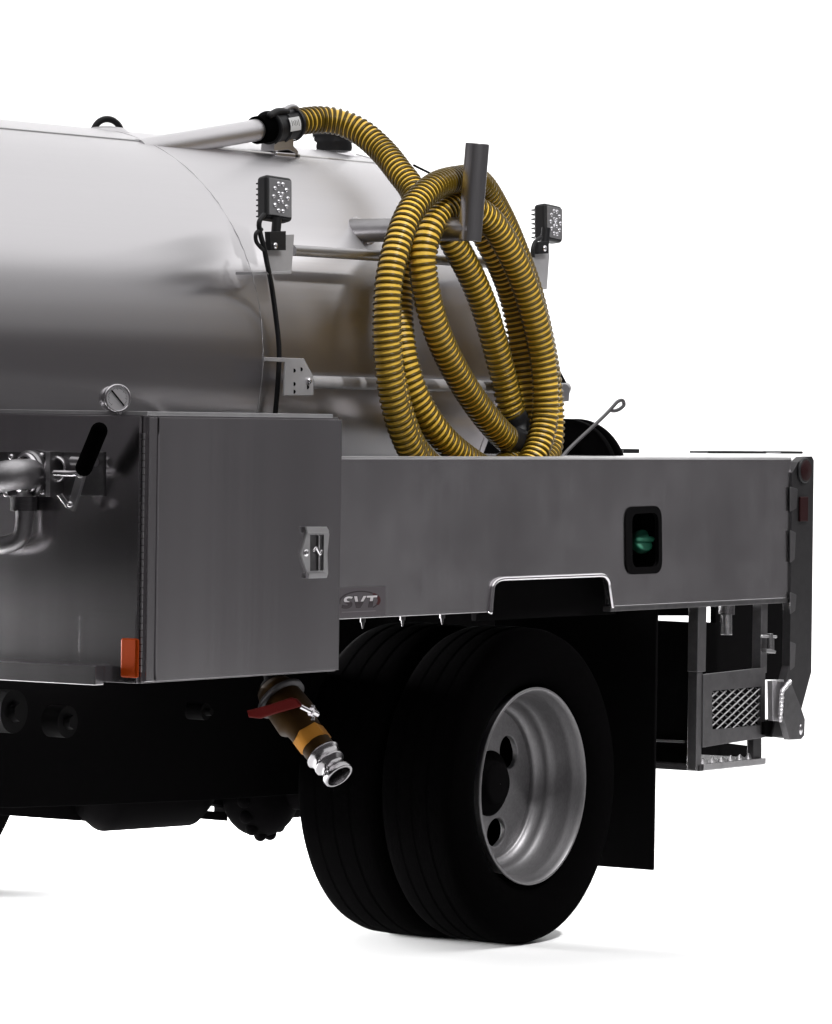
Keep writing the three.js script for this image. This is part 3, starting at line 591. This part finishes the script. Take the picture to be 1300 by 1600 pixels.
// ---- fittings on top of the tank
{
  const z = -0.98, q = (a, b, zz = z) => P(a, b, 'z', zz);
  const pipe = part('suction_pipe', cyl(q(215, 235), q(408, 202), 0.034, 0.034, 40), M.alloy);
  const coup = part('pipe_coupler', cyl(q(401, 203.5), q(436, 197.5), 0.043, 0.043, 40), M.rubber);
  mesh('coupler_body', cyl(q(418, 200.5), q(459, 193.5), 0.05, 0.048, 40), M.blackPlastic, coup);
  const dirC = q(459, 193.5).sub(q(418, 200.5)).normalize();
  for (const f of [420, 436, 455]) mesh('coupler_band', lathe([[0.049, -0.003], [0.0535, -0.003], [0.0535, 0.003], [0.049, 0.003]], q(f, 200.5 - (f - 418) * 0.17), dirC, 40), M.blackPlastic, coup);
  mesh('coupler_lever', capped([q(430, 176, z + 0.03), q(445, 171, z + 0.03), q(455, 166.5, z + 0.03), q(462, 167.5, z + 0.03), q(464, 170, z + 0.03)], 0.008, 30, 10), M.galv, coup);
  mesh('coupler_lever', capped([q(422, 180, z + 0.03), q(434, 174, z + 0.03), q(448, 174, z + 0.03)], 0.011, 20, 10), M.blackPlastic, coup);
  // white sticker wrapped on the coupler
  const lab = new THREE.CylinderGeometry(0.0545, 0.0545, 0.056, 20, 1, true, -0.5, 0.8);
  const m = new THREE.Matrix4(), yb = dirC, zb = V(0, 0, 1).addScaledVector(yb, -yb.z).normalize(), xb = yb.clone().cross(zb);
  m.makeBasis(xb, yb, zb).setPosition(q(440, 196.8)); lab.applyMatrix4(m);
  const cv = document.createElement('canvas'); cv.width = 128; cv.height = 128; const k = cv.getContext('2d'); k.fillStyle = '#e6e6e6'; k.fillRect(0, 0, 128, 128); k.fillStyle = '#555'; for (let i = 0; i < 5; i++) k.fillRect(28 + (i % 2) * 8, 20 + i * 20, 60 - (i * 17) % 30, 7);
  const tx = new THREE.CanvasTexture(cv); tx.colorSpace = THREE.SRGBColorSpace;
  mesh('sticker', lab, std([0.8, 0.8, 0.8], 0.6, 0, { map: tx, side: THREE.DoubleSide }), coup);
  // saddle under the coupler
  const saddle = part('pipe_saddle', plateZ(onZ([[429, 216], [459, 216], [459, 228], [466, 236], [466, 247], [462, 247], [461, 239], [452, 234], [428, 236]], z + 0.02), z + 0.02, 0.05), M.alloy);
  part('saddle_pad', box(q(424, 240).x, q(462, 240).x, q(440, 246).y - 0.06, q(440, 238).y, z - 0.1, z + 0.02, 0.006), M.tank);
  // filler neck with black cap
  const nz = -1.12, n = (a, b) => P(a, b, 'z', nz), nb = n(522, 236);
  const neck = part('tank_neck', lathe([[0.085, -0.09], [0.085, -0.03], [0.07, -0.01], [0.056, 0.0]], nb, V(0, 1, 0), 40), M.bright);
  mesh('neck_cap', lathe([[0.054, -0.004], [0.058, 0.012], [0.056, 0.026], [0.064, 0.032], [0.066, 0.04], [0.07, 0.044], [0.07, 0.06], [0.001, 0.062]], nb, V(0, 1, 0), 40), M.blackPlastic, neck);
  // small ring fitting at the left
  const rz = -1.15, rc = P(168, 206, 'z', rz);
  const hump = part('tank_fitting', lathe([[0.075, -0.05], [0.07, -0.005], [0.05, 0.012], [0.001, 0.018]], rc, V(0, 1, 0), 32), M.tank);
  mesh('fitting_ring', new THREE.TorusGeometry(0.046, 0.01, 10, 40).rotateY(-0.5).translate(rc.x, rc.y - 0.008, rc.z), M.blackPlastic, hump);
}

// ================================================================ THE HOSE
{
  const hose = thing('suction_hose', 'yellow ribbed suction hose coiled over the hook, its end in the pipe coupler', 'hose');
  const track = [
    [459, 192, -0.98], [478, 188.5, -0.97], [503, 187, -0.95], [531, 191, -0.91], [562, 205, -0.85], [594, 232, -0.77], [623, 267, -0.67], [648, 305, -0.58],        // from the coupler over the tank's shoulder
    [646, 350, -0.53], [628, 420, -0.48], [624, 490, -0.45], [633, 565, -0.4], [654, 628, -0.36], [688, 680, -0.32], [728, 716, -0.3], [775, 742, -0.3], [828, 738, -0.33],    // down behind the first loop
    [858, 700, -0.38], [861, 640, -0.4], [853, 570, -0.4], [828, 458, -0.4], [806, 395, -0.39], [780, 335, -0.37], [748, 285, -0.33],                                     // outermost right strand
    [712, 281, -0.27], [672, 296, -0.22], [640, 333, -0.2], [620, 385, -0.19], [608, 440, -0.19], [604, 510, -0.19], [608, 580, -0.19], [620, 645, -0.19], [640, 698, -0.19], [672, 745, -0.2], [735, 775, -0.21], [802, 755, -0.2],   // front left strand
    [837, 706, -0.19], [851, 655, -0.19], [853, 605, -0.19], [846, 545, -0.2], [822, 452, -0.21], [795, 390, -0.22], [764, 343, -0.24],                                  // front right strand
    [728, 322, -0.27], [696, 330, -0.29], [671, 360, -0.29], [661, 405, -0.29], [667, 460, -0.29], [683, 518, -0.29], [711, 578, -0.29], [742, 628, -0.29], [772, 666, -0.29], [796, 688, -0.3],     // inner left strand
    [812, 688, -0.32], [811, 668, -0.34], [799, 640, -0.36], [786, 585, -0.37], [770, 525, -0.37], [753, 470, -0.37], [731, 420, -0.38], [708, 378, -0.39], [692, 350, -0.4],   // inner right strand
    [668, 338, -0.41], [640, 352, -0.4], [614, 410, -0.37], [605, 490, -0.35], [610, 570, -0.33], [624, 640, -0.3], [650, 705, -0.28], [700, 745, -0.26], [765, 742, -0.28],      // hidden behind the first strand
    [803, 712, -0.31], [818, 665, -0.33], [819, 600, -0.34], [815, 540, -0.35], [805, 480, -0.36], [789, 430, -0.36], [770, 390, -0.36], [745, 350, -0.38], [715, 338, -0.4],
  ].map(([a, b, z]) => P(a, b, 'z', z > -0.53 ? -0.3 + (z + 0.19) * 0.65 : z));
  const curve = new THREE.CatmullRomCurve3(track, false, 'centripetal'); curve.arcLengthDivisions = 6000;
  const len = curve.getLength(), N = Math.ceil(len / 0.0045);
  const pos = curve.getSpacedPoints(N), tan = [], nor = [], bin = [];
  for (let i = 0; i <= N; i++) tan.push(pos[Math.min(N, i + 1)].clone().sub(pos[Math.max(0, i - 1)]).normalize());
  let n = V(0, 1, 0).cross(tan[0]).normalize();
  for (let i = 0; i <= N; i++) { n = n.clone().addScaledVector(tan[i], -n.dot(tan[i])).normalize(); nor.push(n); bin.push(tan[i].clone().cross(n)); }
  const at = (s, th, a, r) => { const f = Math.min(N - 1e-6, Math.max(0, (s / len) * N)), i = Math.floor(f), k = f - i;
    const lerp = (L) => L[i].clone().lerp(L[i + 1], k);
    return lerp(pos).addScaledVector(lerp(tan), a).addScaledVector(lerp(nor), r * Math.cos(th)).addScaledVector(lerp(bin), r * Math.sin(th)); };
  const R = 0.0375, H = 0.0056, PITCH_ = 0.0188, WID = 0.0108, KR = 22;
  const grid = (rows, cols, fn) => {
    const p = [], idx = [];
    for (let i = 0; i <= rows; i++) for (let j = 0; j <= cols; j++) p.push(...fn(i, j).toArray());
    for (let i = 0; i < rows; i++) for (let j = 0; j < cols; j++) { const a = i * (cols + 1) + j, b = a + cols + 1; idx.push(a, a + 1, b, a + 1, b + 1, b); }
    const g = new THREE.BufferGeometry(); g.setAttribute('position', new THREE.Float32BufferAttribute(p, 3)); g.setIndex(idx); g.computeVertexNormals(); return g;
  };
  const rows = Math.ceil(len / 0.009);
  mesh('hose_wall', grid(rows, 28, (i, j) => at((i / rows) * len, (j / 28) * 2 * Math.PI, 0, R)), M.hoseWeb, hose);
  const turns = Math.floor((len - 0.02) / PITCH_), steps = turns * KR;
  mesh('spiral_rib', grid(steps, 7, (i, j) => { const s = 0.01 + (i / KR) * PITCH_, th = (i / KR) * 2 * Math.PI, u = Math.cos(Math.PI * (1 - j / 7)); return at(s, th, u * WID / 2, R - 0.0012 + (H + 0.0012) * Math.sqrt(Math.max(0, 1 - u * u * u * u))); }), M.hoseRib, hose);
  // black rubber sleeve where the inner loop turns
  const best = (px, py, z) => { const t = P(px, py, 'z', z); let b = 0; pos.forEach((q, i) => { if (q.distanceTo(t) < pos[b].distanceTo(t)) b = i; }); return b; };
  const i0 = best(793, 686, -0.372), i1 = best(803, 652, -0.408);
  const sl = []; for (let i = i0; i <= i1; i += 2) sl.push(pos[i]);
  mesh('rubber_sleeve', capped(sl, 0.0445, 50, 28), M.blackPlastic, hose);
}

// ================================================================ REEL AND HOOK ROD IN THE BED
{
  const reel = thing('hose_reel', 'black round reel standing in the bed behind the yellow hose', 'reel');
  const z = -0.62, c = P(882, 748, 'z', z), R = 0.195;
  mesh('reel_flange', lathe([[0.03, 0], [R * 0.55, 0], [R * 0.58, -0.012], [R * 0.78, -0.012], [R * 0.8, 0], [R * 0.96, 0], [R, -0.006], [R, 0.02], [R * 0.96, 0.026], [0.03, 0.02]], c, V(1, 0, 0), 72), M.black, reel);
  mesh('reel_flange', lathe([[0.03, 0], [R * 0.96, 0], [R, 0.006], [R, 0.02], [0.03, 0.022]], c.clone().add(V(0.055, 0, 0)), V(1, 0, 0), 72), M.black, reel);
  mesh('reel_drum', cyl(c.clone().add(V(0.02, 0, 0)), c.clone().add(V(0.055, 0, 0)), 0.11, 0.11, 40), M.black, reel);
  const low = bedLow + 0.07;
  mesh('reel_stand', [box(c.x - 0.03, c.x + 0.1, low, low + 0.02, z - 0.15, z + 0.15), box(c.x - 0.03, c.x - 0.012, low, c.y, z - 0.04, z + 0.04), box(c.x + 0.085, c.x + 0.1, low, c.y, z - 0.04, z + 0.04), cyl(c.clone().add(V(-0.03, 0, 0)), c.clone().add(V(0.1, 0, 0)), 0.02)], M.black, reel);
  const rod = thing('hook_rod', 'thin dark metal rod with a looped eye leaning up beside the reel', 'hook');
  const q = (a, b, zz = -0.5) => P(a, b, 'z', zz);
  mesh('rod', capped([q(872, 722), q(888, 703), q(925, 668), q(948, 646), q(958, 635), q(966, 627), q(973, 626), q(975, 632), q(970, 638), q(960, 642), q(953, 641)], 0.0062, 120, 10), M.darkMetal, rod);
}

renderer.setSize(832, 1024);
renderer.render(scene, camera);
